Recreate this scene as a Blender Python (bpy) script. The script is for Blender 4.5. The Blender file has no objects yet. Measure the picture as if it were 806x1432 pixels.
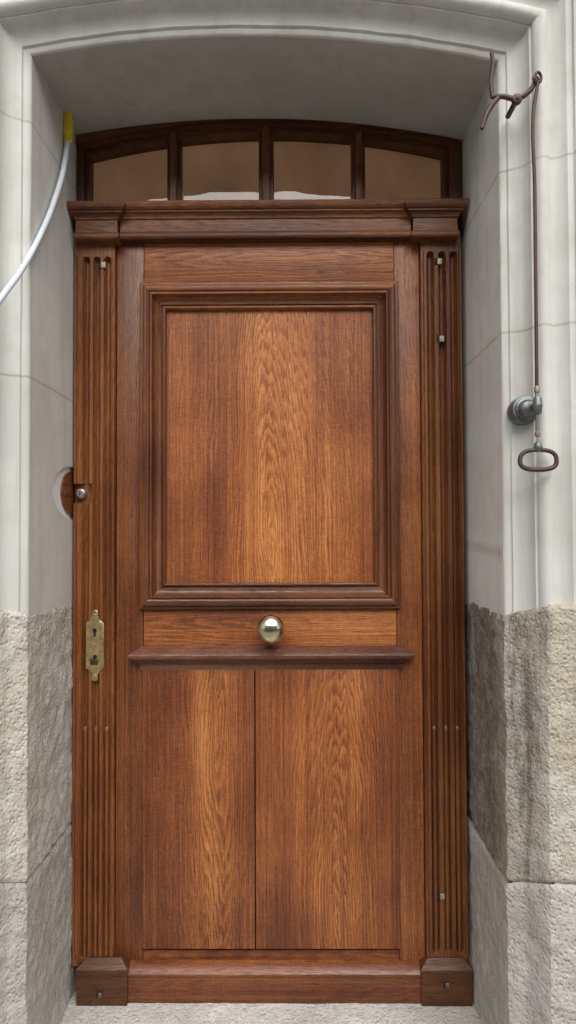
import bpy, bmesh, math, random
from mathutils import Vector, Matrix, noise as mnoise
random.seed(7)
scene = bpy.context.scene
COL = scene.collection

# ------------------------------------------------------------------ camera
F, CX, CY = 950.0, 403.0, 716.0
CAM = Vector((0, -1.9, 1.28))
ROT = (Matrix.Rotation(math.radians(0.42), 3, 'Z') @
       Matrix.Rotation(math.radians(90 + 1.45), 3, 'X') @
       Matrix.Rotation(math.radians(-0.22), 3, 'Z'))
cd = bpy.data.cameras.new("camera"); cam = bpy.data.objects.new("camera", cd)
COL.objects.link(cam); scene.camera = cam
cd.sensor_fit = 'VERTICAL'; cd.sensor_height = 36; cd.lens = F / 1432 * 36
cd.clip_start = 0.05; cd.clip_end = 500
cam.matrix_world = Matrix.Translation(CAM) @ ROT.to_4x4()

def S(u, v, y=0.0):
    """survey: metres (x,z) of a photo measurement lying on the plane at depth y"""
    d = ROT @ Vector(((u - CX) / F, (CY - v) / F, -1))
    t = (y - CAM.y) / d.y
    return CAM.x + d.x * t, CAM.z + d.z * t
def SX(u, v, y=0.0): return S(u, v, y)[0]
def SZ(v, y=0.0, u=403): return S(u, v, y)[1]

# ------------------------------------------------------------------ node helper
class N:
    def __init__(s, name):
        s.m = bpy.data.materials.new(name); s.m.use_nodes = True
        s.t = s.m.node_tree; s.b = s.t.nodes["Principled BSDF"]
        s.tc = s.t.nodes.new("ShaderNodeTexCoord"); s.P = s.tc.outputs["Object"]
    def put(s, sock, v):
        if isinstance(v, bpy.types.NodeSocket): s.t.links.new(v, sock)
        elif v is not None:
            if isinstance(v, (tuple, list)) and len(v) == 3 and sock.type == 'RGBA': v = (*v, 1)
            sock.default_value = v
    def math(s, op, a, b=None, c=None, clamp=False):
        n = s.t.nodes.new("ShaderNodeMath"); n.operation = op; n.use_clamp = clamp
        for i, v in enumerate((a, b, c)):
            if v is not None: s.put(n.inputs[i], v)
        return n.outputs[0]
    def vmul(s, v, k):
        n = s.t.nodes.new("ShaderNodeVectorMath"); n.operation = 'MULTIPLY'
        s.put(n.inputs[0], v); s.put(n.inputs[1], k); return n.outputs[0]
    def sep(s, v):
        n = s.t.nodes.new("ShaderNodeSeparateXYZ"); s.put(n.inputs[0], v); return n.outputs
    def comb(s, x, y, z):
        n = s.t.nodes.new("ShaderNodeCombineXYZ")
        for i, v in enumerate((x, y, z)): s.put(n.inputs[i], v)
        return n.outputs[0]
    def noise(s, v, scale=1.0, detail=3, rough=0.5, dist=0.0):
        n = s.t.nodes.new("ShaderNodeTexNoise"); s.put(n.inputs["Vector"], v)
        n.inputs["Scale"].default_value = scale; n.inputs["Detail"].default_value = detail
        n.inputs["Roughness"].default_value = rough; n.inputs["Distortion"].default_value = dist
        return n.outputs["Fac"]
    def voro(s, v, scale, feat='F1'):
        n = s.t.nodes.new("ShaderNodeTexVoronoi"); n.feature = feat; s.put(n.inputs["Vector"], v)
        n.inputs["Scale"].default_value = scale; return n.outputs["Distance"]
    def ramp(s, f, stops):
        n = s.t.nodes.new("ShaderNodeValToRGB"); s.put(n.inputs[0], f); e = n.color_ramp.elements
        while len(e) < len(stops): e.new(0.5)
        for k, (p, c) in zip(e, stops):
            k.position = p; k.color = (*c, 1) if isinstance(c, (tuple, list)) else (c, c, c, 1)
        return n.outputs[0]
    def mr(s, v, a, b, c=0.0, d=1.0):
        n = s.t.nodes.new("ShaderNodeMapRange"); n.clamp = True; s.put(n.inputs[0], v)
        for i, k in enumerate((a, b, c, d)): n.inputs[i + 1].default_value = k
        return n.outputs[0]
    def mix(s, f, a, b, mode='MIX'):
        n = s.t.nodes.new("ShaderNodeMix"); n.data_type = 'RGBA'; n.blend_type = mode
        s.put(n.inputs[0], f); s.put(n.inputs[6], a); s.put(n.inputs[7], b); return n.outputs[2]
    def bump(s, h, strength, dist, prev=None):
        n = s.t.nodes.new("ShaderNodeBump"); s.put(n.inputs["Height"], h)
        n.inputs["Strength"].default_value = strength; n.inputs["Distance"].default_value = dist
        if prev is not None: s.t.links.new(prev, n.inputs["Normal"])
        return n.outputs[0]
    def out(s, color=None, rough=None, metal=None, normal=None, coat=None, spec=None):
        if color is not None: s.put(s.b.inputs["Base Color"], color)
        if rough is not None: s.put(s.b.inputs["Roughness"], rough)
        if metal is not None: s.put(s.b.inputs["Metallic"], metal)
        if normal is not None: s.put(s.b.inputs["Normal"], normal)
        if coat is not None:
            s.b.inputs["Coat Weight"].default_value = coat; s.b.inputs["Coat Roughness"].default_value = 0.26
        if spec is not None: s.b.inputs["Specular IOR Level"].default_value = spec
        return s.m

def wood(name, horiz=False, c=(0.0, 1.0), seed=0.0, bright=1.0, k=0.10, freq=150, ring=0.5,
         blotch=1.0, light=0.0, rough=0.39, tint=(1, 1, 1), core=None):
    n = N(name); x, y, z = n.sep(n.P)[:3]
    u, v = (z, x) if horiz else (x, z)
    u0, v0 = (c[1], c[0]) if horiz else (c[0], c[1])
    uu = n.math('SUBTRACT', u, u0); vv = n.math('SUBTRACT', v, v0)
    base = n.comb(uu, n.math('ADD', y, seed * 3.17), n.math('ADD', vv, seed * 1.7))
    def nz(su, sv, det=2, ro=0.5, sc=1.0): return n.noise(n.vmul(base, (su, 1 if su < 50 else su * 0.5, sv)), sc, det, ro)
    warp = n.math('SUBTRACT', nz(6, 1.5, 2), 0.5)
    warp2 = n.math('SUBTRACT', nz(60, 8, 3, 0.65), 0.5)
    blo = nz(8, 0.8, 2, 0.55)
    fib2 = nz(150, 1.1, 3, 0.65)
    a = n.math('ADD', uu, n.math('MULTIPLY', warp, 0.08))
    b = n.math('ADD', n.math('MULTIPLY', vv, k), n.math('MULTIPLY', warp2, 0.017))
    r = n.math('SQRT', n.math('ADD', n.math('MULTIPLY', a, a), n.math('MULTIPLY', b, b)))
    r = n.math('ADD', r, n.math('MULTIPLY', warp2, 0.0035))
    ph = n.math('ADD', n.math('MULTIPLY', r, freq), n.math('MULTIPLY', nz(26, 0.9, 2), 5.5))
    rg = n.math('FRACT', ph)
    rg = n.math('MULTIPLY', n.mr(rg, 0.0, 0.75), n.mr(rg, 1.0, 0.75))       # growth rings
    fib = nz(520, 8, 3, 0.75)
    por = nz(800, 30, 1, 0.5)
    blo2 = nz(4, 4, 2, 0.6)
    flk = nz(120, 240, 2, 0.6)
    g = None
    rw = 0.30 * ring
    if core:
        off, wd, amp, lean = core
        q = n.math('SUBTRACT', n.math('ADD', uu, n.math('MULTIPLY', warp, 0.14)), n.math('MULTIPLY_ADD', vv, lean, off))
        g = n.math('MULTIPLY', q, 1.0 / wd); g = n.math('MULTIPLY', g, g)
        g = n.math('EXPONENT', n.math('MULTIPLY', g, -1.0))
        rw = n.math('MULTIPLY_ADD', g, 0.25 * ring, 0.08 * ring)
    t = n.math('ADD', 0.49 + light, n.math('MULTIPLY', n.math('SUBTRACT', rg, 0.5), rw))
    for s_, w_ in ((fib, 0.50), (fib2, 0.62), (blo, 0.95 * blotch), (blo2, 0.45 * blotch), (flk, 0.42)):
        t = n.math('ADD', t, n.math('MULTIPLY', n.math('SUBTRACT', s_, 0.5), w_))
    if core: t = n.math('ADD', t, n.math('MULTIPLY', n.math('SUBTRACT', g, 0.46), amp))
    def B(cc): return tuple(q * bright * tt for q, tt in zip(cc, tint))
    colr = n.ramp(t, [(0.08, B((0.080, 0.021, 0.009))), (0.34, B((0.225, 0.063, 0.019))),
                      (0.58, B((0.420, 0.139, 0.038))), (0.90, B((0.68, 0.275, 0.080)))])
    pm = n.math('MULTIPLY', n.mr(por, 0.52, 0.62), n.mr(rg, 1.0, 0.1, 0.35, 0.9))
    colr = n.mix(n.math('MULTIPLY', pm, 0.74), colr, B((0.080, 0.023, 0.010)))
    h = n.math('SUBTRACT', n.math('MULTIPLY', fib, 0.5), n.math('MULTIPLY', pm, 0.8))
    nb = n.bump(h, 0.4, 0.0009)
    nb = n.bump(nz(14, 3, 1), 0.25, 0.004, nb)
    ro = n.math('ADD', rough, n.math('MULTIPLY', n.math('SUBTRACT', blo2, 0.4), 0.35))
    ro = n.math('ADD', ro, n.math('MULTIPLY', pm, 0.2))
    return n.out(colr, ro, normal=nb, coat=0.12, spec=0.40)

def stone_paint(name, base=(0.645, 0.643, 0.607), joints=True):
    n = N(name); x, y, z = n.sep(n.P)[:3]
    big = n.noise(n.P, 3.0, 3, 0.6); mid = n.noise(n.P, 14, 4, 0.6); fine = n.noise(n.P, 160, 2, 0.6)
    st = n.noise(n.vmul(n.P, (26, 26, 1.6)), 1.0, 3, 0.6)
    c = n.mix(n.mr(big, 0.35, 0.65), tuple(q * 0.88 for q in base), tuple(min(1, q * 1.06) for q in base))
    c = n.mix(n.mr(mid, 0.46, 0.70, 0, 0.5), c, (base[0] * 0.82, base[1] * 0.80, base[2] * 0.72))
    c = n.mix(n.mr(st, 0.50, 0.70, 0, 0.5), c, (base[0] * 0.76, base[1] * 0.75, base[2] * 0.68))
    h = n.math('ADD', n.math('MULTIPLY', mid, 0.7), n.math('MULTIPLY', fine, 0.25))
    nb = None
    if joints:
        wob = n.math('MULTIPLY', n.math('SUBTRACT', n.noise(n.P, 9, 3), 0.5), 0.008)
        zz = n.math('ADD', z, wob)
        def line(z0): return n.mr(n.math('ABSOLUTE', n.math('SUBTRACT', zz, z0)), 0.0012, 0.0040, 1, 0)
        L = n.math('MAXIMUM', line(1.640), line(2.245))
        R = n.math('MAXIMUM', line(1.735), line(2.115))
        side = n.math('GREATER_THAN', x, 0.0)
        low = n.math('LESS_THAN', z, 2.40)
        j = n.math('ADD', n.math('MULTIPLY', L, n.math('SUBTRACT', 1.0, side)), n.math('MULTIPLY', R, side))
        j = n.math('MULTIPLY', j, low)
        j = n.math('MULTIPLY', j, n.mr(mid, 0.35, 0.6, 0.4, 1.0))
        c = n.mix(n.math('MULTIPLY', j, 0.65), c, (0.33, 0.29, 0.22))
        nb = n.bump(j, -0.6, 0.002)
    nb = n.bump(h, 0.5, 0.004, nb)
    return n.out(c, n.mr(mid, 0.3, 0.7, 0.62, 0.85), normal=nb, spec=0.3)

def stone_rough(name, light=(0.56, 0.54, 0.50), dark=(0.33, 0.31, 0.28), stain=0.3, seed=0.0, warm=0.3, spkl=0.6):
    n = N(name); x, y, z = n.sep(n.P)[:3]
    p = n.comb(n.math('ADD', x, seed), y, z)
    big = n.noise(p, 6, 5, 0.65); mid = n.noise(p, 30, 5, 0.7); fine = n.noise(p, 180, 3, 0.7)
    spk = n.noise(p, 260, 2, 0.6)
    pit = n.voro(p, 95)
    st = n.noise(n.vmul(p, (13, 13, 1.4)), 1.0, 6, 0.7)
    c = n.mix(n.mr(big, 0.36, 0.62), light, tuple(l * 0.76 for l in light))
    c = n.mix(n.mr(big, 0.42, 0.60, 0, warm), c, (light[0]*0.95, light[1]*0.83, light[2]*0.67))
    c = n.mix(n.mr(mid, 0.50, 0.72, 0, 0.8), c, dark)
    c = n.mix(n.mr(fine, 0.46, 0.30, 0, 0.45), c, tuple(min(0.85, l*1.18) for l in light))
    deep = n.mr(y, -0.40, -0.22, 0.10, 1.0)
    sm = n.math('MULTIPLY', n.math('MULTIPLY', n.mr(st, 0.22, 0.42), deep), stain)
    sm = n.math('MAXIMUM', sm, n.math('MULTIPLY', n.mr(st, 0.48, 0.60), stain * 0.9))
    sm = n.math('MULTIPLY', sm, n.mr(mid, 0.26, 0.58, 0.50, 0.97))
    c = n.mix(sm, c, (0.140, 0.120, 0.100))
    c = n.mix(n.mr(spk, 0.57, 0.66, 0, spkl), c, tuple(d*0.45 for d in dark))
    c = n.mix(n.mr(spk, 0.40, 0.33, 0, 0.7*spkl), c, (0.78, 0.77, 0.74))
    nb = n.bump(n.math('ADD', n.math('MULTIPLY', mid, 0.9), n.math('MULTIPLY', n.mr(pit, 0.0, 0.5), 0.30)), 0.95, 0.010)
    nb = n.bump(fine, 0.6, 0.002, nb)
    return n.out(c, 0.9, normal=nb, spec=0.2)

def simple(name, col, rough=0.5, metal=0.0, var=0.25, sc=30, bump=0.15, dirt=None):
    n = N(name); a = n.noise(n.P, sc, 4, 0.6); b = n.noise(n.P, sc * 9, 2, 0.6)
    c = n.mix(n.mr(a, 0.3, 0.7), tuple(q * (1 - var) for q in col), tuple(min(1, q * (1 + var)) for q in col))
    if dirt: c = n.mix(n.mr(b, 0.50, 0.66, 0, 0.6), c, dirt)
    return n.out(c, n.mr(a, 0.3, 0.7, max(0.05, rough - 0.1), min(1, rough + 0.12)), metal,
                 normal=n.bump(b, bump, 0.001))

# ------------------------------------------------------------------ mesh helpers
def empty(name):
    e = bpy.data.objects.new(name, None); COL.objects.link(e); e.empty_display_size = 0.1; return e
def finish(name, verts, faces, mats, parent=None, smooth=30, fmat=None, bevel=0.0, seg=2, recalc=True):
    me = bpy.data.meshes.new(name); me.from_pydata(verts, [], faces)
    if not isinstance(mats, (list, tuple)): mats = [mats]
    for m in mats: me.materials.append(m)
    if fmat: me.polygons.foreach_set("material_index", fmat)
    bm = bmesh.new(); bm.from_mesh(me)
    if recalc: bmesh.ops.recalc_face_normals(bm, faces=bm.faces)
    if bevel > 0:
        es = [e for e in bm.edges if len(e.link_faces) == 2 and e.calc_face_angle(0) > 0.5]
        bmesh.ops.bevel(bm, geom=es, offset=bevel, segments=seg, profile=0.6, affect='EDGES')
    bm.to_mesh(me); bm.free()
    if smooth:
        me.polygons.foreach_set("use_smooth", [True] * len(me.polygons))
        me.set_sharp_from_angle(angle=math.radians(smooth))
    ob = bpy.data.objects.new(name, me); COL.objects.link(ob)
    if parent: ob.parent = parent
    return ob
BOXF = [(0,1,2,3),(7,6,5,4),(0,4,5,1),(1,5,6,2),(2,6,7,3),(3,7,4,0)]
def box(name, x0, x1, y0, y1, z0, z1, mat, parent=None, bevel=0.0015, seg=2, smooth=30):
    v = [(x0,y0,z0),(x1,y0,z0),(x1,y1,z0),(x0,y1,z0),(x0,y0,z1),(x1,y0,z1),(x1,y1,z1),(x0,y1,z1)]
    return finish(name, v, BOXF, mat, parent, smooth, bevel=bevel, seg=seg)
def moulded(name, x0, x1, yf, yb, prof, mat, parent=None, ends=True):
    """profile (projection,z) swept round left return, front and right return"""
    vs, fs = [], []
    for p, z in prof:
        e = p if ends else 0
        vs += [(x0 - e, yb, z), (x0 - e, yf - p, z), (x1 + e, yf - p, z), (x1 + e, yb, z)]
    n = len(prof)
    for i in range(n - 1):
        for j in range(4):
            a = i * 4 + j; b = i * 4 + (j + 1) % 4
            fs.append((a, b, b + 4, a + 4))
    fs.append((0, 1, 2, 3)); t = (n - 1) * 4; fs.append((t + 3, t + 2, t + 1, t))
    return finish(name, vs, fs, mat, parent, 25)
def arcpts(p0, p1, bulge, n=6):
    (a, b), (c, d) = p0, p1; mx, my = (a + c) / 2, (b + d) / 2; dx, dy = c - a, d - b
    q = (mx - dy * bulge * 2, my + dx * bulge * 2); out = []
    for i in range(n + 1):
        t = i / n
        out.append(((1-t)**2*a + 2*t*(1-t)*q[0] + t*t*c, (1-t)**2*b + 2*t*(1-t)*q[1] + t*t*d))
    return out
def frame(name, x0, x1, z0, z1, prof, mats, parent):
    vs, fs, fm = [], [], []
    for o, y in prof:
        vs += [(x0-o, y, z0-o), (x1+o, y, z0-o), (x1+o, y, z1+o), (x0-o, y, z1+o)]
    for i in range(len(prof) - 1):
        for j in range(4):
            a = i*4+j; b = i*4+(j+1) % 4
            fs.append((a, b, b+4, a+4)); fm.append((0, 1, 3, 2)[j])
    return finish(name, vs, fs, mats, parent, 28, fmat=fm)
def lathe(name, c, prof, mat, parent=None, axis=(0,-1,0), seg=40):
    ax = Vector(axis).normalized(); t = ax.orthogonal().normalized(); b = ax.cross(t); c = Vector(c)
    vs, fs = [], []
    for r, h in prof:
        for i in range(seg):
            a = 2*math.pi*i/seg
            vs.append(c + ax*h + (t*math.cos(a) + b*math.sin(a))*max(r, 1e-5))
    for i in range(len(prof)-1):
        for j in range(seg):
            a = i*seg+j; d = i*seg+(j+1) % seg; fs.append((a, d, d+seg, a+seg))
    fs.append(tuple(range(seg))); fs.append(tuple(range((len(prof)-1)*seg, len(prof)*seg)))
    return finish(name, vs, fs, mat, parent, 35)
def tube(name, pts, r, mat, parent=None, cyclic=False, smooth=True, radii=None, res=10):
    cu = bpy.data.curves.new(name, 'CURVE'); cu.dimensions = '3D'; cu.bevel_depth = r; cu.bevel_resolution = 5
    cu.resolution_u = res; cu.use_fill_caps = True
    if smooth:
        sp = cu.splines.new('BEZIER'); sp.bezier_points.add(len(pts)-1)
        for i, p in enumerate(pts):
            bp = sp.bezier_points[i]; bp.co = p; bp.handle_left_type = bp.handle_right_type = 'AUTO'
            if radii: bp.radius = radii[i]
    else:
        sp = cu.splines.new('POLY'); sp.points.add(len(pts)-1)
        for i, p in enumerate(pts):
            sp.points[i].co = (*p, 1)
            if radii: sp.points[i].radius = radii[i]
    sp.use_cyclic_u = cyclic
    tmp = bpy.data.objects.new("tmp", cu); COL.objects.link(tmp)
    dg = bpy.context.evaluated_depsgraph_get(); dg.update()
    me = bpy.data.meshes.new_from_object(tmp.evaluated_get(dg)); bpy.data.objects.remove(tmp)
    me.materials.clear(); me.materials.append(mat)
    me.polygons.foreach_set("use_smooth", [True]*len(me.polygons)); me.set_sharp_from_angle(angle=math.radians(40))
    ob = bpy.data.objects.new(name, me); COL.objects.link(ob)
    if parent: ob.parent = parent
    return ob

# ------------------------------------------------------------------ materials
M_paint = stone_paint("painted_sandstone")
M_soffit = stone_paint("shaded_soffit_plaster", (0.47, 0.46, 0.42), joints=False)  # darker than the jambs: shade under the arch is partly in this colour
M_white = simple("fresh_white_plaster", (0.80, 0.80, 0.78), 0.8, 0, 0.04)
M_plL = stone_rough("limestone_pale", (0.72, 0.70, 0.645), (0.46, 0.425, 0.36), 0.26, 0.0, 0.5, 0.4)
M_plR = stone_rough("limestone_weathered", (0.62, 0.585, 0.51), (0.34, 0.31, 0.26), 0.97, 5.0, 0.5, 0.6)
M_lowL = stone_rough("limestone_grey", (0.59, 0.575, 0.535), (0.41, 0.39, 0.35), 0.22, 9.0, 0.3, 0.4)
M_sill = stone_rough("threshold_stone", (0.60, 0.585, 0.55), (0.42, 0.40, 0.36), 0.06, 3.0, 0.15, 0.5)
M_brass = simple("aged_brass", (0.70, 0.56, 0.27), 0.32, 0.9, 0.3, 60, 0.15, (0.32, 0.26, 0.12))
M_knob = simple("polished_brass", (0.74, 0.68, 0.46), 0.20, 1.0, 0.22, 45, 0.08, (0.48, 0.43, 0.28))
M_steel = simple("dull_steel", (0.50, 0.49, 0.47), 0.35, 0.9, 0.2, 60)
M_iron = simple("rusty_iron", (0.075, 0.047, 0.043), 0.50, 0.4, 0.45, 60, 0.6, (0.12, 0.055, 0.04))
M_bronze = simple("patinated_bronze", (0.16, 0.18, 0.18), 0.38, 0.7, 0.35, 50, 0.4, (0.26, 0.29, 0.28))
M_black = simple("dark_void", (0.012, 0.010, 0.008), 0.9)
M_hose = simple("white_plastic_cable", (0.66, 0.72, 0.78), 0.4, 0, 0.06)
M_yel = simple("yellow_plastic", (0.80, 0.58, 0.03), 0.45, 0, 0.15, 60)

# ------------------------------------------------------------------ stone surround
L, R = -0.616, 0.487
XC = (L + R) / 2
ZAP = SZ(165, 0.0, 370)
def zarch(x, o=0.0): return ZAP - (x - XC) ** 2 / 5.6 - 0.022 * (x - XC) + o * 1.01
ZP = SZ(838, 0.0)           # top of plinth
ZJ = SZ(1150, 0.0)          # lower joint
surround = empty("stone_door_surround")
prof = [(0, 0.10), (0, -0.318), (0.0015, -0.322), (0.005, -0.325), (0.016, -0.327), (0.018, -0.333), (0.022, -0.3335)]
prof += arcpts((0.022, -0.3335), (0.056, -0.372), 0.16, 8)[1:]
prof += [(0.061, -0.373), (0.0615, -0.380)]
prof += arcpts((0.0615, -0.380), (0.094, -0.386), -0.30, 10)[1:]
prof += [(0.0945, -0.383), (0.101, -0.383)] + arcpts((0.101, -0.383), (0.128, -0.402), 0.10, 5)[1:]
prof += [(0.141, -0.403), (0.143, -0.411), (0.18, -0.412), (0.6, -0.412), (1.8, -0.412)]
NA, NJ = 60, 50
vs, fs, fm = [], [], []
zb = ZP - 0.02
per = 2*NJ + NA + 1
def wob(x, y, z, o):
    q = Vector((x, y, z)); a = 0.0014 if 0 < o < 0.5 else 0.0
    return a*mnoise.noise(q*11) + a*0.5*mnoise.noise(q*37)
for o, y in prof:
    xl, xr = L - o, R + o
    zl_, zr_ = zarch(xl, o), zarch(xr, o)
    ring_ = [(xl, zb + (zl_-zb)*i/NJ) for i in range(NJ)]
    ring_ += [(xl + (xr-xl)*i/NA, zarch(xl + (xr-xl)*i/NA, o)) for i in range(NA+1)]
    ring_ += [(xr, zr_ + (zb-zr_)*i/NJ) for i in range(1, NJ+1)]
    for x, z in ring_:
        d = wob(x, y, z, o)
        vs.append((x + (d if x < 0 else -d), y - d, z + d))
for i in range(len(prof) - 1):
    for j in range(per - 1):
        if i == 0 and j < NJ: continue
        a = i * per + j
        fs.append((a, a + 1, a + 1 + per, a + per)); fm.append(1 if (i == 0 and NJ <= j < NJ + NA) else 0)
zc = SZ(690, 0.0, 105); ry, rz, pd = 0.165, 0.074, 0.008
arc = [(-0.0 - ry * math.sin(t), zc + rz * math.cos(t)) for t in [math.pi * k / 28 for k in range(29)]]
base = len(vs)
zt = zarch(L)
outline = [(0.10, zb), (-0.318, zb), (-0.318, zt), (0.10, zt), (0.10, zc + rz)] + arc + [(0.10, zc - rz)]
vs += [(L, y, z) for y, z in outline]
fs.append(tuple(range(base, base + len(outline)))); fm.append(0)
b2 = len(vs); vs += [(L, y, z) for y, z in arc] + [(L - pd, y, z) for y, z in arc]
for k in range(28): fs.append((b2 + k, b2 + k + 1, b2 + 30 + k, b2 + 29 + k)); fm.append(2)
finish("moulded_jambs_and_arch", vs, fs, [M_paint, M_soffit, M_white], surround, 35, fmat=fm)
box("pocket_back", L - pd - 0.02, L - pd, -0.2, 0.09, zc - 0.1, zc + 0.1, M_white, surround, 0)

def jamb(name, side, z0, z1, mat, proud, seed, lift0=0.0, lift1=0.0, stp=0.008):
    pr = [(0, 0.10), (0, -0.325), (0.034, -0.352), (0.058, -0.398), (0.066, -0.409), (0.11, -0.416), (0.30, -0.418)]
    pts = [pr[0]]
    for a, b in zip(pr, pr[1:]):
        l = math.hypot(b[0]-a[0], b[1]-a[1]); k = max(1, int(l / stp))
        pts += [(a[0]+(b[0]-a[0])*i/k, a[1]+(b[1]-a[1])*i/k) for i in range(1, k+1)]
    pts.append((1.9, -0.418))
    nrm = []
    for i in range(len(pts)):
        a = pts[max(0, i-1)]; b = pts[min(len(pts)-1, i+1)]
        tx, ty = b[0]-a[0], b[1]-a[1]; l = math.hypot(tx, ty); nrm.append((ty/l, -tx/l))
    nz_ = int((z1-z0)/stp); rows = []
    for k in range(nz_+1):
        z = z0 + (z1-z0)*k/nz_; e = min(z-z0, z1-z); ins = 0.006*max(0, 1-e/0.009)**2
        rows.append((z, proud-ins))
    rows = [(z0, -0.05)] + rows + [(z1 + 0.001, -0.05)]
    vs, fs = [], []
    for z, pz in rows:
        for (o, y), (nx, ny) in zip(pts, nrm):
            d = 0.0; tt = (z-z0)/(z1-z0)
            up = (lift0*(1-tt) + lift1*tt) * min(1, max(0, (-y-0.32)/0.09))
            if pz > -0.04:
                q = Vector((o*1.0+seed, y, z))
                d = mnoise.noise(q*8)*0.0050 + mnoise.noise(q*30)*0.0038 + mnoise.noise(q*70)*0.0022
                zz = z + mnoise.noise(q*20)*0.004*(1 if 0.01 < z-z0 else 0)
            else: zz = z
            k = pz + d
            oo, yy = o + nx*k, y + ny*k
            vs.append(((L-oo) if side < 0 else (R+oo), yy, zz + up))
    m = len(pts)
    for i in range(len(rows)-1):
        for j in range(m-1):
            a = i*m+j; fs.append((a, a+1, a+1+m, a+m))
    return finish(name, vs, fs, mat, surround, 38)
jamb("plinth_block_west", -1, ZJ+0.001, ZP, M_plL, 0.002, 1.0, 0.042, 0.026)
jamb("plinth_block_east", 1, ZJ+0.001, ZP, M_plR, 0.001, 4.0, 0.042, 0.026)
jamb("base_block_west", -1, -0.2, ZJ-0.001, M_lowL, 0.004, 7.0, 0.0, 0.042)
jamb("base_block_east", 1, -0.2, ZJ-0.001, M_lowL, 0.003, 11.0, 0.0, 0.042)

sill = empty("stone_threshold")
gx, gy = 90, 60; vs, fs = [], []
for j in range(gy+1):
    for i in range(gx+1):
        x = L-0.02 + (R-L+0.04)*i/gx; y = 0.10 - 0.53*j/gy
        q = Vector((x, y, 2.0)); z = -0.002 + 0.004*mnoise.noise(q*8) + 0.002*mnoise.noise(q*40) + 0.05*min(0, y+0.02)
        vs.append((x, y, z))
for j in range(gy):
    for i in range(gx):
        a = j*(gx+1)+i; fs.append((a, a+1, a+gx+2, a+gx+1))
finish("worn_top", vs, fs, M_sill, sill, 60)
box("step_body", L-0.3, R+0.3, -0.62, -0.428, -0.2, -0.035, M_sill, sill, 0.008)

# ------------------------------------------------------------------ fanlight
fan = empty("fanlight_window")
W_dark = wood("oak_dark_frame", False, (0.2, 2.0), 3, 0.36, rough=0.42)
W_darkh = wood("oak_dark_frame_arch", True, (0.2, 2.4), 5, 0.32, rough=0.42)
gxc = SX(373, 200, 0.03)
zg0 = SZ(187, 0.03, 373); kk = (zg0 - SZ(214, 0.03, 620)) / (SX(620, 214, 0.03) - gxc) ** 2
def zgl(x): return zg0 - kk * (x - gxc) ** 2
zfb = SZ(286, 0.03)
def archbar(name, x0, x1, lo, hi, y0, y1, mat, n=40):
    vs, fs = [], []
    for i in range(n+1):
        x = x0 + (x1-x0)*i/n; a, b = lo(x), hi(x)
        vs += [(x, y0, a), (x, y0, b), (x, y1, b), (x, y1, a)]
    for i in range(n):
        for j in range(4):
            a = i*4+j; b = i*4+(j+1) % 4; fs.append((a, b, b+4, a+4))
    fs += [(0,1,2,3), (n*4+3, n*4+2, n*4+1, n*4)]
    return finish(name, vs, fs, mat, fan, 30, bevel=0)
xl0, xr0 = L+0.002, R-0.004
archbar("arched_head", xl0, xr0, lambda x: zgl(x)+0.013, lambda x: zarch(x)-0.001, 0.012, 0.08, W_darkh)
archbar("arched_head_fillet", xl0, xr0, lambda x: zgl(x)+0.026, lambda x: zarch(x)-0.002, 0.002, 0.02, W_darkh)
archbar("arched_glazing_bead", SX(120, 220, 0.03), SX(626, 220, 0.03), lambda x: zgl(x), lambda x: zgl(x)+0.014, 0.024, 0.07, W_darkh)
lx, rx = SX(126, 240, 0.03), SX(620, 240, 0.03)
zsl, zsr = zgl(lx)+0.01, zgl(rx)+0.01
box("side_post_west", xl0, lx-0.012, 0.011, 0.079, zfb-0.05, zsl+0.02, W_dark, fan, 0.003)
box("side_post_east", rx+0.012, xr0, 0.011, 0.079, zfb-0.05, zsr+0.02, W_dark, fan, 0.003)
box("side_bead_west", lx-0.013, lx, 0.025, 0.07, zfb-0.05, zsl-0.002, W_dark, fan, 0.003)
box("side_bead_east", rx, rx+0.013, 0.025, 0.07, zfb-0.05, zsr-0.002, W_dark, fan, 0.003)
W_bar = wood("oak_glazing_bars", False, (0.2, 2.2), 3.6, 0.62, rough=0.42)
for i, (a, b) in enumerate(((234, 253), (362, 383), (492, 511))):
    xa, xb = SX(a, 240, 0.03), SX(b, 240, 0.03); xm = (xa+xb)/2
    box("glazing_bar_%d" % i, xa, xb, 0.028, 0.07, zfb-0.05, zgl(xm)+0.006, W_dark, fan, 0.004, 3)
    box("glazing_bar_nose_%d" % i, xm-0.011, xm+0.011, 0.014, 0.04, zfb-0.05, zgl(xm)+0.016, W_bar, fan, 0.005, 3)
box("bottom_rail", xl0, xr0, 0.02, 0.075, zfb-0.12, SZ(283, 0.02), W_darkh, fan, 0.003)
n = N("window_glass"); nt = n.t; nt.nodes.remove(n.b)
tr = nt.nodes.new("ShaderNodeBsdfTransparent"); tr.inputs[0].default_value = (0.95, 0.92, 0.87, 1)
gl = nt.nodes.new("ShaderNodeBsdfGlossy"); gl.inputs["Roughness"].default_value = 0.01
nt.links.new(n.bump(n.noise(n.P, 9, 1), 0.10, 0.01), gl.inputs["Normal"])
fr = nt.nodes.new("ShaderNodeFresnel"); fr.inputs[0].default_value = 1.75
mx = nt.nodes.new("ShaderNodeMixShader"); nt.links.new(fr.outputs[0], mx.inputs[0])
nt.links.new(tr.outputs[0], mx.inputs[1]); nt.links.new(gl.outputs[0], mx.inputs[2])
nt.links.new(mx.outputs[0], nt.nodes["Material Output"].inputs[0]); M_glass = n.m
gb = [lx-0.005] + [(SX(a, 240, 0.03)+SX(b, 240, 0.03))/2 for a, b in ((234, 253), (362, 383), (492, 511))] + [rx+0.005]
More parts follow.
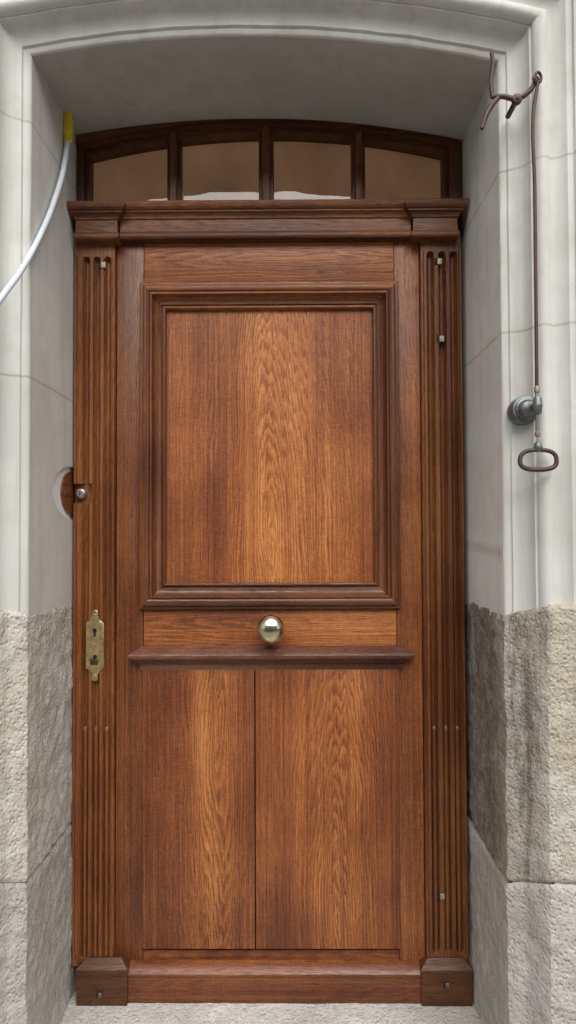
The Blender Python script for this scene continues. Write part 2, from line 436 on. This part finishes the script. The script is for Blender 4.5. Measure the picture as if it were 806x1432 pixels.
for i in range(4):   # each pane sits slightly out of true, as old putty glazing does
    a, b = gb[i], gb[i+1]; t1, t2 = random.uniform(-.0012, .0012), random.uniform(-.0015, .0015)
    finish("glass_pane_%d" % i, [(a, 0.056, zfb-0.02), (b, 0.056+t1, zfb-0.02), (b, 0.056+t1+t2, zg0+0.01), (a, 0.056+t2, zg0+0.01)], [(0, 1, 2, 3)], M_glass, fan, 0, recalc=False)
n = N("added_backlit_cloth"); nt = n.t; nt.nodes.remove(n.b)  # added translucent cloth, lit from the open back to brighten the panes
vv_ = n.noise(n.vmul(n.P, (4, 1, 3)), 1, 3, 0.6)
cc = n.mix(n.mr(vv_, 0.3, 0.7), (0.50, 0.25, 0.12), (0.80, 0.43, 0.225))
weave = n.noise(n.vmul(n.P, (90, 1, 700)), 1, 2)
cc = n.mix(n.mr(weave, 0.4, 0.7, 0, 0.25), cc, (0.35, 0.18, 0.09))
df = nt.nodes.new("ShaderNodeBsdfDiffuse"); tl = nt.nodes.new("ShaderNodeBsdfTranslucent"); mx = nt.nodes.new("ShaderNodeMixShader")
nt.links.new(cc, df.inputs[0]); nt.links.new(cc, tl.inputs[0]); mx.inputs[0].default_value = 0.68
nt.links.new(df.outputs[0], mx.inputs[1]); nt.links.new(tl.outputs[0], mx.inputs[2])
nt.links.new(mx.outputs[0], nt.nodes["Material Output"].inputs[0]); M_backlit = n.m
gx = 120; vs = []; fs = []
for i in range(gx+1):
    x = L + (R-L)*i/gx; y = 0.098 + 0.007*math.sin(x*38+1.5*math.sin(x*9))
    vs += [(x, y, zfb-0.1), (x, y, ZAP+0.02)]
for i in range(gx): fs.append((2*i, 2*i+2, 2*i+3, 2*i+1))
finish("added_backlit_sheet", vs, fs, M_backlit, fan, 80)  # added sheet; skylight from behind gives the panes their brown glow
box("black_gap_backing", L-0.2, R+0.2, 0.13, 0.15, -0.1, zfb-0.02, M_black, fan, 0)  # black sheet added so the gaps round the door read as shade

# ------------------------------------------------------------------ door
door = empty("wooden_door")
XL, XR = SX(105, 740), SX(649, 740, -0.012)
ZT = SZ(330); ZB = 0.002
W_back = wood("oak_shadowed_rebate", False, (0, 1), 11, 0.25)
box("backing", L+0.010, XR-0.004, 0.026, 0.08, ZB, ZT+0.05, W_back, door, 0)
xs1, xs2 = SX(162.5, 740), SX(201, 740)
xs3, xs4 = SX(554, 740), SX(590, 740)
ztop = SZ(338)
W1 = wood("oak_stile_west", False, (xs1+0.2, 0.6), 1.3, 0.50, ring=0.3)
W2 = wood("oak_stile_east", False, (xs4-0.16, 0.8), 2.1, 0.70, ring=0.3)
box("stile_west", xs1+0.0015, xs2-0.0007, 0, 0.035, ZB+0.05, ztop+0.02, W1, door)
box("stile_east", xs3+0.0007, xs4-0.0015, 0, 0.035, ZB+0.05, ztop+0.02, W2, door)
W3 = wood("oak_top_rail", True, (-0.05, SZ(370)+0.01), 4.4, 0.86, k=0.06, freq=150, ring=0.8, light=0.03)
box("top_rail", xs2+0.0005, xs3-0.0005, 0.001, 0.035, SZ(396), ztop+0.02, W3, door)
W4 = wood("oak_mid_rail", True, (0.25, SZ(872)), 6.2, 0.90, k=0.05, freq=150, ring=0.7, light=0.04)
box("mid_rail", xs2+0.0005, xs3-0.0005, 0.0015, 0.035, SZ(912), SZ(848), W4, door)
W5 = wood("oak_upper_panel", False, (SX(385, 600), SZ(760)), 7.7, 0.95, k=0.13, freq=150, ring=1.0, light=0.02, blotch=0.8,
          core=(0.0, 0.15, 0.40, -0.03))
px0, px1 = SX(232, 640), SX(523, 640); pz0, pz1 = SZ(815), SZ(431)
box("upper_panel", px0-0.02, px1+0.02, 0.014, 0.035, pz0-0.02, pz1+0.02, W5, door, 0)
WFh1 = wood("oak_moulding_bottom_sky_sheen", True, (0.1, pz0), 8.1, 0.34, rough=0.25, ring=0.3, tint=(0.97, 1.05, 1.5))  # purplish tint puts a sky reflection into the moulding colour
WFh2 = wood("oak_moulding_top", True, (0.0, pz1), 8.9, 0.64, ring=0.4)
WFv1 = wood("oak_moulding_east", False, (px1+0.1, 1.3), 9.4, 0.44, ring=0.3)
WFv2 = wood("oak_moulding_west", False, (px0-0.1, 1.2), 9.9, 0.48, ring=0.3)
fp = [(0.0, 0.016), (0.0, 0.004)] + arcpts((0.0, 0.004), (0.008, 0.001), -0.4, 5)[1:] + [(0.0085, 0.0055), (0.012, 0.0055), (0.0125, 0.000)]
fp += arcpts((0.0125, 0.0), (0.034, -0.020), 0.20, 7)[1:] + [(0.0345, -0.026), (0.039, -0.0265), (0.0395, -0.0205)]
fp += arcpts((0.0395, -0.0205), (0.060, -0.025), -0.30, 7)[1:] + [(0.0605, -0.018), (0.065, -0.0175)] + arcpts((0.065, -0.0175), (0.070, -0.011), -0.3, 4)[1:] + [(0.0705, 0.004)]
frame("panel_moulding", px0, px1, pz0, pz1, fp, [WFh1, WFv1, WFv2, WFh2], door)

def PZ(y, *vals): return [(p, SZ(v, y - p)) for p, v in vals]
W6 = wood("oak_shelf_sky_sheen", True, (0.0, SZ(915)), 12.2, 0.38, rough=0.22, tint=(0.92, 1.12, 2.2), ring=0.3)  # purple tint paints the sky's sheen into the oak colour
pp = PZ(0.0, (0.001, 939), (0.004, 938), (0.006, 935), (0.006, 929), (0.010, 928))
pp += [(0.016, SZ(926.5, -0.016)), (0.023, SZ(923.5, -0.023)), (0.026, SZ(922.5, -0.026)), (0.032, SZ(922, -0.032)), (0.034, SZ(920, -0.034)), (0.034, SZ(917, -0.034)), (0.032, SZ(915.5, -0.032))]
zz_ = pp[-1][1]
pp += [(0.022, zz_+0.007), (0.010, zz_+0.014), (0.001, zz_+0.019)]
moulded("weather_shelf", SX(200, 925), SX(560, 925), 0.0, 0.03, pp, W6, door)
xm = SX(357, 1130, -0.005)
W7 = wood("oak_lower_panel_west", False, (SX(310, 1100), SZ(1020)), 13.3, 0.76, k=0.11, freq=150, ring=0.95, light=-0.05, blotch=1.0,
          core=(-0.01, 0.055, 0.24, 0.02))
W8 = wood("oak_lower_panel_east", False, (SX(468, 1100), SZ(1290)), 15.9, 0.84, k=0.13, freq=145, ring=1.0, light=0.0, blotch=1.0,
          core=(0.0, 0.085, 0.34, 0.06))
zl0, zl1 = SZ(1327, -0.004), SZ(930, -0.004)
box("lower_panel_west", SX(199.5, 1130), xm-0.0014, -0.005, 0.03, zl0, zl1, W7, door, 0.0022)
box("lower_panel_east", xm+0.0014, SX(559, 1130), -0.005, 0.03, zl0, zl1, W8, door, 0.0022)
W9 = wood("oak_bottom_strip", True, (0.3, 0.1), 16.3, 0.62)
box("bottom_strip", xs2+0.0005, xs3-0.0005, 0.0012, 0.035, SZ(1348), SZ(1329.5), W9, door)
W10 = wood("oak_kickboard", True, (-0.1, 0.03), 17.3, 0.38, rough=0.27, tint=(1.05, 0.92, 1.1), ring=0.3)
zk = [SZ(1389, -0.03), SZ(1365, -0.03)]
pp = [(0.0, ZB-0.004), (0.0, zk[1]-0.004), (0.003, zk[1]), (0.003, zk[1]+0.006), (0.0, zk[1]+0.010), (-0.012, zk[1]+0.020), (-0.024, zk[1]+0.024)]
moulded("kick_board", SX(174, 1370, -0.03), SX(594, 1370, -0.03), -0.03, 0.03, pp, W10, door, ends=False)
Wb = wood("oak_base_block", True, (0.2, 0.0), 18.3, 0.21, rough=0.35, ring=0.3)
zt1 = SZ(1352, -0.035)
for nm, a, b in (("base_block_hinge_side", 107, 178), ("base_block_lock_side", 590, 661)):
    a, b = SX(a, 1375, -0.04)+0.004, SX(b, 1375, -0.04)-0.004
    pp = [(0.004, ZB-0.004), (0.004, zt1-0.018), (0.0055, zt1-0.015), (0.0055, zt1-0.006), (0.003, zt1-0.002), (-0.006, zt1+0.004), (-0.016, zt1+0.014), (-0.022, zt1+0.016)]
    moulded(nm, a, b, -0.036, 0.03, pp, Wb, door)

def pilaster(name, x0, x1, z0, z1, cs, zft, zcab, zfb, r, mat, recess=None, y0=-0.016):
    nx = int((x1-x0)/0.0008); xs = [x0+(x1-x0)*i/nx for i in range(nx+1)]
    zs = set()
    z = z0
    while z < z1: zs.add(round(z, 5)); z += 0.02
    zs.add(z1)
    crit = [zft, zcab, zfb] + (list(recess[1:3]) if recess else [])
    for c in crit:
        for k in range(-16, 17):
            q = c + k*0.0009
            if z0 < q < z1: zs.add(round(q, 5))
    zs = sorted(zs)
    vs, fs = [], []
    def h(x, z):
        d = 0.0
        for c in cs:
            dx = abs(x-c)
            dz = max(0, z-(zft-r), (zfb+r)-z); dd = math.hypot(dx, dz)
            if dd < r:
                f = (1-(dd/r)**2.6)*r*1.75
                rb = r*0.66; db = math.hypot(dx, max(0, z-(zcab-rb)))
                if z < zcab and db < rb:
                    f = min(f, max(0.0012, r*1.30 - math.sqrt(rb*rb-db*db)*1.75))
                d = max(d, f)
        if zfb < z < zft:                       # narrow quirk beside each arris
            for c in (x0+0.0075, x1-0.0075):
                if abs(x-c) < 0.0016: d = max(d, 0.0035*(1-abs(x-c)/0.0016))
        e = min(x-x0, x1-x); d = max(d, 0.002*max(0, 1-e/0.002)**2)
        if recess and recess[1] < z < recess[2] and x < recess[0]: d = 0.018
        d += 0.0005*mnoise.noise(Vector((x*20, 0, z*3)))
        return y0 + d
    m = len(xs)+2
    for z in zs:
        vs.append((x0, 0.03, z)); vs += [(x, h(x, z), z) for x in xs]; vs.append((x1, 0.03, z))
    for i in range(len(zs)-1):
        for j in range(m-1):
            a = i*m+j; fs.append((a, a+1, a+1+m, a+m))
    return finish(name, vs, fs, mat, door, 38)
zpt, zpb = SZ(334, -0.012), SZ(1350, -0.012)
Wp1 = wood("oak_pilaster_west", False, (XL+0.15, 0.9), 20.1, 0.52, ring=0.3)
Wp2 = wood("oak_pilaster_east", False, (XR-0.25, 0.5), 21.4, 0.43, ring=0.3)
c1 = [SX(q, 1018, -0.01) for q in (119.5, 134.5, 149.5)]
pilaster("fluted_pilaster_west", XL, xs1-0.0015, zpb, zpt, c1, SZ(360), SZ(1018, -0.01), SZ(1336), 0.0102, Wp1,
         recess=(SX(131, 690), SZ(703), SZ(676)))
c2 = [SX(q, 1018, -0.01) for q in (607.5, 624, 640)]
pilaster("fluted_pilaster_east", xs4+0.0005, XR, zpb, zpt, c2, SZ(356), SZ(1018, -0.01), SZ(1328), 0.0106, Wp2)
M_plug = simple("dusty_filler", (0.20, 0.155, 0.14), 0.8)
for i, c in enumerate(c1+c2):
    lathe("cable_cap_%d" % i, (c, -0.0095, SZ(1018, -0.01)), [(0.0036, -0.006), (0.0036, 0.0), (0.003, 0.001), (0, 0.0014)], M_plug, door, seg=16)

Wc = wood("oak_cornice", True, (0.1, SZ(300)), 23.1, 0.48, rough=0.45, ring=0.4)
Wc2 = wood("oak_cornice_blocks", True, (0.3, SZ(310)), 24.6, 0.38, rough=0.45, ring=0.4)
def corn(yf):
    c = PZ(yf, (0.000, 333), (0.004, 332), (0.007, 329), (0.007, 325), (0.003, 322.5), (0.002, 306), (0.005, 305),)
    a = (0.006, c[-1][1]+0.001); b = (0.017, SZ(295, yf-0.017))
    c += arcpts(a, b, 0.2, 6)
    c += [(0.018, b[1]+0.001), (0.018, b[1]+0.005), (0.022, b[1]+0.006), (0.027, b[1]+0.011), (0.029, b[1]+0.017), (0.029, SZ(280, yf-0.029)), (0.027, SZ(279, yf-0.027))]
    return c
moulded("cornice", SX(165, 300, -0.05), SX(577, 300, -0.05), -0.022, 0.03, corn(-0.022), Wc, door, ends=False)
moulded("cornice_block_west", SX(106, 300, -0.05), SX(162, 300, -0.05), -0.040, 0.03, corn(-0.040), Wc2, door)
moulded("cornice_block_east", SX(580, 300, -0.05), SX(641, 300, -0.05)-0.003, -0.040, 0.03, corn(-0.040), Wc2, door)
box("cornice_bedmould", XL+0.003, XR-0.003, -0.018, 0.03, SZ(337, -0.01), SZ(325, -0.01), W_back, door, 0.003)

x, z = S(379, 880, -0.05)
rr = 19.5/950*1.85
lathe("door_knob", (x, 0, z), [(0.030, -0.002), (0.030, 0.003), (0.027, 0.006), (0.020, 0.008), (0.013, 0.012), (0.012, 0.020), (0.016, 0.024)] +
      [(rr*math.sin(t), 0.050 - 0.028*math.cos(t)) for t in [0.55+k*(math.pi-0.55)/18 for k in range(19)]], M_knob, door, seg=56)
lathe("knob_face_ring", (x, 0, z), [(rr*0.62, 0.0712), (rr*0.64, 0.0722), (rr*0.60, 0.0730), (rr*0.5, 0.0752), (rr*0.3, 0.0778), (0, 0.0786)], M_knob, door, seg=56)

ex, e0 = S(133, 853, -0.017); e1 = SZ(952, -0.017); w = 0.0243; H = e0 - e1; zm = (e0+e1)/2
def side():
    hh = H/2; o = [(w, 0), (w, hh-0.036), (w-0.002, hh-0.034)]
    for t in range(0, 7):
        a = math.pi/2*t/6; o.append((w-0.002-0.013*math.sin(a)*0.9, hh-0.033+0.013*(1-math.cos(a))))
    for t in range(0, 9):
        a = -0.7 + (math.pi/2+0.7)*t/8; o.append((0.0095*math.cos(a), hh-0.0095+0.0095*math.sin(a)))
    return o
up = side(); poly = [(p, q) for p, q in up] + [(-p, q) for p, q in reversed(up)] + [(-p, -q) for p, q in up[1:]] + [(p, -q) for p, q in reversed(up[1:])]
cl = []
for p in poly:
    if not cl or math.hypot(p[0]-cl[-1][0], p[1]-cl[-1][1]) > 1e-4: cl.append(p)
poly = cl; m = len(poly)
vs = [(ex+p, -0.012, zm+q) for p, q in poly] + [(ex+p, -0.0175, zm+q) for p, q in poly] + [(ex+p*0.93, -0.0188, zm+q*0.985) for p, q in poly]
fs = [(i, (i+1) % m, m+(i+1) % m, m+i) for i in range(m)] + [(m+i, m+(i+1) % m, 2*m+(i+1) % m, 2*m+i) for i in range(m)] + [tuple(range(2*m, 3*m))]
finish("lock_escutcheon", vs, fs, M_brass, door, 30)
for i, v in enumerate((860, 945)):
    lathe("escutcheon_screw_%d" % i, (ex, -0.0185, SZ(v, -0.017)), [(0.0045, 0), (0.004, 0.0015), (0, 0.002)], M_brass, door, seg=20)
for i, v in enumerate((884, 921)):
    zz = SZ(v, -0.018)
    lathe("keyhole_round_%d" % i, (ex+(0.001 if i else 0), -0.0186, zz+0.006), [(0.0062, 0), (0.0058, 0.0008), (0, 0.0009)], M_black, door, seg=24)
    box("keyhole_slot_%d" % i, ex-0.0032, ex+0.0034, -0.0194, -0.018, zz-0.011, zz+0.004, M_black, door, 0.0004)
box("keyhole_cover", ex-0.012, ex+0.010, -0.0210, -0.0188, SZ(929, -0.018), SZ(921, -0.018), simple("tarnished_brass", (0.10, 0.08, 0.04), 0.5, 0.8), door, 0.0009)

x, z = S(112, 690, -0.02)
lathe("cylinder_lock", (x, 0.002, z), [(0.0145, 0), (0.0145, 0.014), (0.0130, 0.017), (0.0095, 0.018), (0.0090, 0.0225), (0.008, 0.0235), (0, 0.0235)], M_steel, door, seg=36)
box("cylinder_keyway", x-0.0012, x+0.0012, -0.0222, -0.0205, z-0.006, z+0.006, M_black, door, 0.0003)
W_keep = wood("oak_latch_keep", True, (0.0, zc), 27.0, 0.50)
el = [(-0.085*math.sin(t), zc+0.060*math.cos(t)) for t in [math.pi*k/24 for k in range(25)]]
el = [(0.02, zc+0.060)] + el + [(0.02, zc-0.060)]
m = len(el)
vs = [(L-pd, y, z) for y, z in el] + [(L-0.003, y, z) for y, z in el]
fs = [(i, (i+1) % m, m+(i+1) % m, m+i) for i in range(m)] + [tuple(range(m, 2*m))]
finish("latch_keep", vs, fs, W_keep, door, 30)

M_plug2 = simple("brass_pin_metal", (0.38, 0.31, 0.21), 0.45, 0.4, 0.3, 90, 0.4)
M_plug3 = simple("dark_brass_pin", (0.18, 0.14, 0.09), 0.5, 0.4, 0.3, 90, 0.4)
def pin(i, u, v, y, s=1.0, mt=M_plug2):
    x, z = S(u, v, y)
    box("pin_mortise_%d" % i, x-0.013*s, x+0.006, y-0.0012, y+0.012, z-0.011*s, z+0.011*s, M_black, door, 0.0008)
    box("brass_pin_%d" % i, x-0.005*s, x+0.0085*s, y-0.0045, y+0.01, z-0.0085*s, z+0.0085*s, mt, door, 0.0022, 3)
pin(0, 144, 371, -0.015); pin(1, 614, 366, -0.015); pin(2, 617, 474, -0.015); pin(3, 618, 1253, -0.015, 0.9, M_plug2)
pin(4, 140, 1391, -0.042, 0.7, M_plug3); pin(5, 625, 1377, -0.042, 0.7, M_plug3)

# ------------------------------------------------------------------ bell pull
bell = empty("iron_bell_pull")
def V(u, v, y): x, z = S(u, v, y); return Vector((x, y, z))
yb = -0.408
tube("crank_upright", [V(688, 74, yb), V(689.5, 90, yb), V(687, 115, yb), V(689, 137, yb)], 0.0044, M_iron, bell)
tube("crank_tip", [V(674, 180, yb-0.008), V(680, 162, yb-0.006), V(688, 147, yb-0.003), V(697, 137, yb)], 0.0056, M_iron, bell, radii=[0.75, 1, 1.1, 1])
tube("crank_arm", [V(687, 135, yb), V(704, 135, yb), V(722, 138, yb), V(738, 130, yb-0.003), V(750, 114, yb-0.006)], 0.0056, M_iron, bell, radii=[0.8, 1, 1.1, 1, 0.9])
p = V(723, 139, yb)
lathe("crank_pivot", (p.x, -0.345, p.z), [(0.006, 0), (0.006, 0.055), (0.0105, 0.056), (0.0115, 0.060), (0.0115, 0.066), (0.0095, 0.069), (0.005, 0.070), (0.0045, 0.073), (0, 0.074)], M_iron, bell, seg=24)
def ring(name, c, rx_, rz_, r, tilt=0, mat=M_iron):
    pts = [c + Vector((rx_*math.cos(a), tilt*math.cos(a), rz_*math.sin(a))) for a in [2*math.pi*k/16 for k in range(16)]]
    return tube(name, pts, r, mat, bell, cyclic=True)
p = V(753, 108, yb-0.008); ring("rod_eye", p, 0.0075, 0.011, 0.0032, 0.003)
ring("crank_eye", V(750, 112, yb-0.008), 0.007, 0.007, 0.0034, 0.006)
tube("pull_rod", [V(753, 114, yb-0.008), V(746, 160, yb-0.012), V(748, 260, yb-0.012), V(749.5, 400, yb-0.012), V(751, 545, yb-0.012)], 0.0038, M_iron, bell)
p = V(751, 540, yb-0.012); q = V(752, 618, yb-0.012)
lathe("rod_sleeve", (p.x, p.y, p.z), [(0.0045, 0.0), (0.0058, 0.002), (0.0058, 0.013), (0.0042, 0.015), (0.0042, 0.10), (0.006, 0.102), (0.006, 0.110), (0, 0.112)], simple("worn_grey_iron", (0.26, 0.22, 0.20), 0.5, 0.6), bell, axis=(0, 0, -1), seg=24)
p = V(739, 571, -0.385)
lathe("wall_rosette", (p.x, -0.366, p.z), [(0.032, -0.03), (0.032, 0.004), (0.0305, 0.008), (0.026, 0.009), (0.025, 0.012), (0.021, 0.014), (0.0195, 0.017), (0.0185, 0.022), (0.015, 0.026), (0.010, 0.028), (0, 0.029)], M_bronze, bell, seg=48)
g = V(752, 566, yb-0.012)
tube("guide_arm", [(p.x, -0.38, p.z), (p.x+0.008, -0.396, p.z+0.002), (g.x, g.y, g.z)], 0.0078, M_bronze, bell)
lathe("guide_sleeve", (g.x, g.y, g.z+0.017), [(0.0075, 0), (0.0090, 0.003), (0.0090, 0.012), (0.0105, 0.016), (0.0105, 0.022), (0.0090, 0.026), (0.0090, 0.034), (0.0075, 0.037)], M_bronze, bell, axis=(0, 0, -1), seg=28)
hc = V(753, 643, yb-0.012); hw, hh2 = 0.0395, 0.0215
hp = []
for k in range(28):
    a = math.pi/2 - 2*math.pi*k/28; c_, s2 = math.cos(a), math.sin(a)
    pw = 2/2.7
    hx = hw*math.copysign(abs(c_)**pw, c_); hz = hh2*math.copysign(abs(s2)**pw, s2)
    hx *= 1.0 + 0.05*(-s2)
    hp.append(hc + Vector((hx, 0, hz)))
tube("pull_handle", hp, 0.0046, M_iron, bell, cyclic=True, radii=[1.0+0.15*(1-math.sin(math.pi/2-2*math.pi*k/28))/2 for k in range(28)])
lathe("handle_socket", (hc.x, hc.y, hc.z+hh2+0.018), [(0.004, 0), (0.0075, 0.003), (0.0085, 0.008), (0.0095, 0.013), (0.0085, 0.018), (0.006, 0.022), (0, 0.023)], M_bronze, bell, axis=(0, 0, -1), seg=24)

# ------------------------------------------------------------------ cable with yellow connector
cab = empty("white_cable")
pts = [V(95, 196, -0.095), V(90, 232, -0.13), V(78, 276, -0.19), V(58, 326, -0.28), V(30, 378, -0.385), V(2, 417, -0.47)]
e = pts[-1]
pts += [Vector((e.x-0.07, -0.49, e.z-0.12)), Vector((e.x-0.15, -0.47, e.z-0.5)), Vector((e.x-0.16, -0.46, 0.4)), Vector((e.x-0.20, -0.50, 0.0)), Vector((e.x-0.4, -0.66, -0.145))]
tube("cable", pts, 0.0068, M_hose, cab, res=16)
a, b = V(95.5, 198, -0.095), V(95.0, 160, -0.085)
lathe("yellow_connector", a, [(0.0075, -0.004), (0.0115, 0.0), (0.0125, 0.01), (0.0125, 0.022), (0.0140, 0.024), (0.0140, 0.060), (0.0125, 0.064), (0.0125, (b-a).length), (0, (b-a).length+0.001)], M_yel, cab, axis=(b-a), seg=20)
for k in range(4):
    c = a + (b-a)*(0.38+0.12*k)
    lathe("grip_rib_%d" % k, c, [(0.0135, 0), (0.0150, 0.001), (0.0150, 0.003), (0.0135, 0.004)], M_yel, cab, axis=(b-a), seg=20)
tube("wall_clip", [V(96, 172, -0.088), Vector((L-0.01, -0.088, SZ(172, -0.088)))], 0.004, M_steel, cab, smooth=False)

# ------------------------------------------------------------------ street and house opposite
M_st = stone_rough("street_asphalt", (0.09, 0.09, 0.088), (0.05, 0.05, 0.05), 0.1, 2.0, 0.0, 0.1)
finish("street", [(-60, 60, -0.204), (60, 60, -0.204), (60, -120, -0.204), (-60, -120, -0.204)], [(0, 1, 2, 3)], M_st, None, 0)
M_pv = stone_rough("pavement_stone", (0.38, 0.37, 0.36), (0.26, 0.25, 0.24), 0.1, 6.0, 0.1, 0.3)
box("pavement", -12, 12, -3.6, -0.30, -0.5, -0.15, M_pv, None, 0.01)
house = empty("townhouse")
M_w = simple("render_cream", (0.62, 0.59, 0.52), 0.9, 0, 0.06, 2)
M_e = simple("brown_eaves", (0.16, 0.09, 0.05), 0.8)
M_r = simple("clay_roof", (0.20, 0.10, 0.07), 0.9)
M_fr = simple("window_paint", (0.7, 0.7, 0.68), 0.5)
M_gl = simple("dark_panes", (0.03, 0.035, 0.04), 0.08)
HY = -11.5
box("walls", -11, 11, HY-6, HY, -0.204, 6.3, M_w, house, 0)
box("eaves", -11.5, 11.5, HY-6.5, HY+0.8, 6.31, 6.5, M_e, house, 0)
finish("roof", [(-11.6, HY+0.9, 6.51), (11.6, HY+0.9, 6.51), (11.6, HY-6.6, 6.51), (-11.6, HY-6.6, 6.51), (-11.6, HY-3, 8.6), (11.6, HY-3, 8.6)],
       [(0, 1, 5, 4), (2, 3, 4, 5), (0, 4, 3), (1, 2, 5), (0, 3, 2, 1)], M_r, house, 0)
k = 0
for fl in (0.9, 3.9):
    for xi in range(-4, 5):
        cx = xi*2.3
        if fl < 1 and xi == 1:
            box("entrance_door", cx-0.55, cx+0.55, HY-0.02, HY+0.03, -0.2, 2.1, M_e, house, 0); continue
        box("pane_%d" % k, cx-0.5, cx+0.5, HY-0.02, HY+0.012, fl, fl+1.5, M_gl, house, 0)
        for (a, b, c, d) in ((-0.6, -0.5, -0.1, 1.6), (0.5, 0.6, -0.1, 1.6), (-0.5, 0.5, -0.1, 0.0), (-0.5, 0.5, 1.5, 1.6), (-0.03, 0.03, 0.0, 1.5)):
            box("window_frame_%d" % k, cx+a, cx+b, HY-0.02, HY+0.05, fl+c, fl+d, M_fr, house, 0)
        k += 1

# ------------------------------------------------------------------ light
EL, AZ = 46.0, 8.0
w = bpy.data.worlds.new("World"); scene.world = w; w.use_nodes = True; t = w.node_tree
bg = t.nodes["Background"]; sky = t.nodes.new("ShaderNodeTexSky"); sky.sky_type = 'NISHITA'; sky.sun_disc = False
sky.sun_elevation = math.radians(EL); sky.sun_rotation = math.radians(180 - AZ)
sky.dust_density = 3.0; sky.air_density = 1.0
hs = t.nodes.new("ShaderNodeHueSaturation"); hs.inputs["Saturation"].default_value = 0.35
t.links.new(sky.outputs[0], hs.inputs["Color"]); t.links.new(hs.outputs[0], bg.inputs[0]); bg.inputs[1].default_value = 0.15
sd = bpy.data.lights.new("sun", 'SUN'); sun = bpy.data.objects.new("sun", sd); COL.objects.link(sun)
sd.energy = 3.3; sd.angle = math.radians(65); sd.color = (1.0, 0.972, 0.93)
to = Vector((math.sin(math.radians(AZ))*math.cos(math.radians(EL)), -math.cos(math.radians(AZ))*math.cos(math.radians(EL)), math.sin(math.radians(EL))))
sun.rotation_euler = to.to_track_quat('Z', 'Y').to_euler(); sun.location = to*20
scene.view_settings.view_transform = 'Standard'; scene.view_settings.look = 'None'; scene.view_settings.exposure = 0
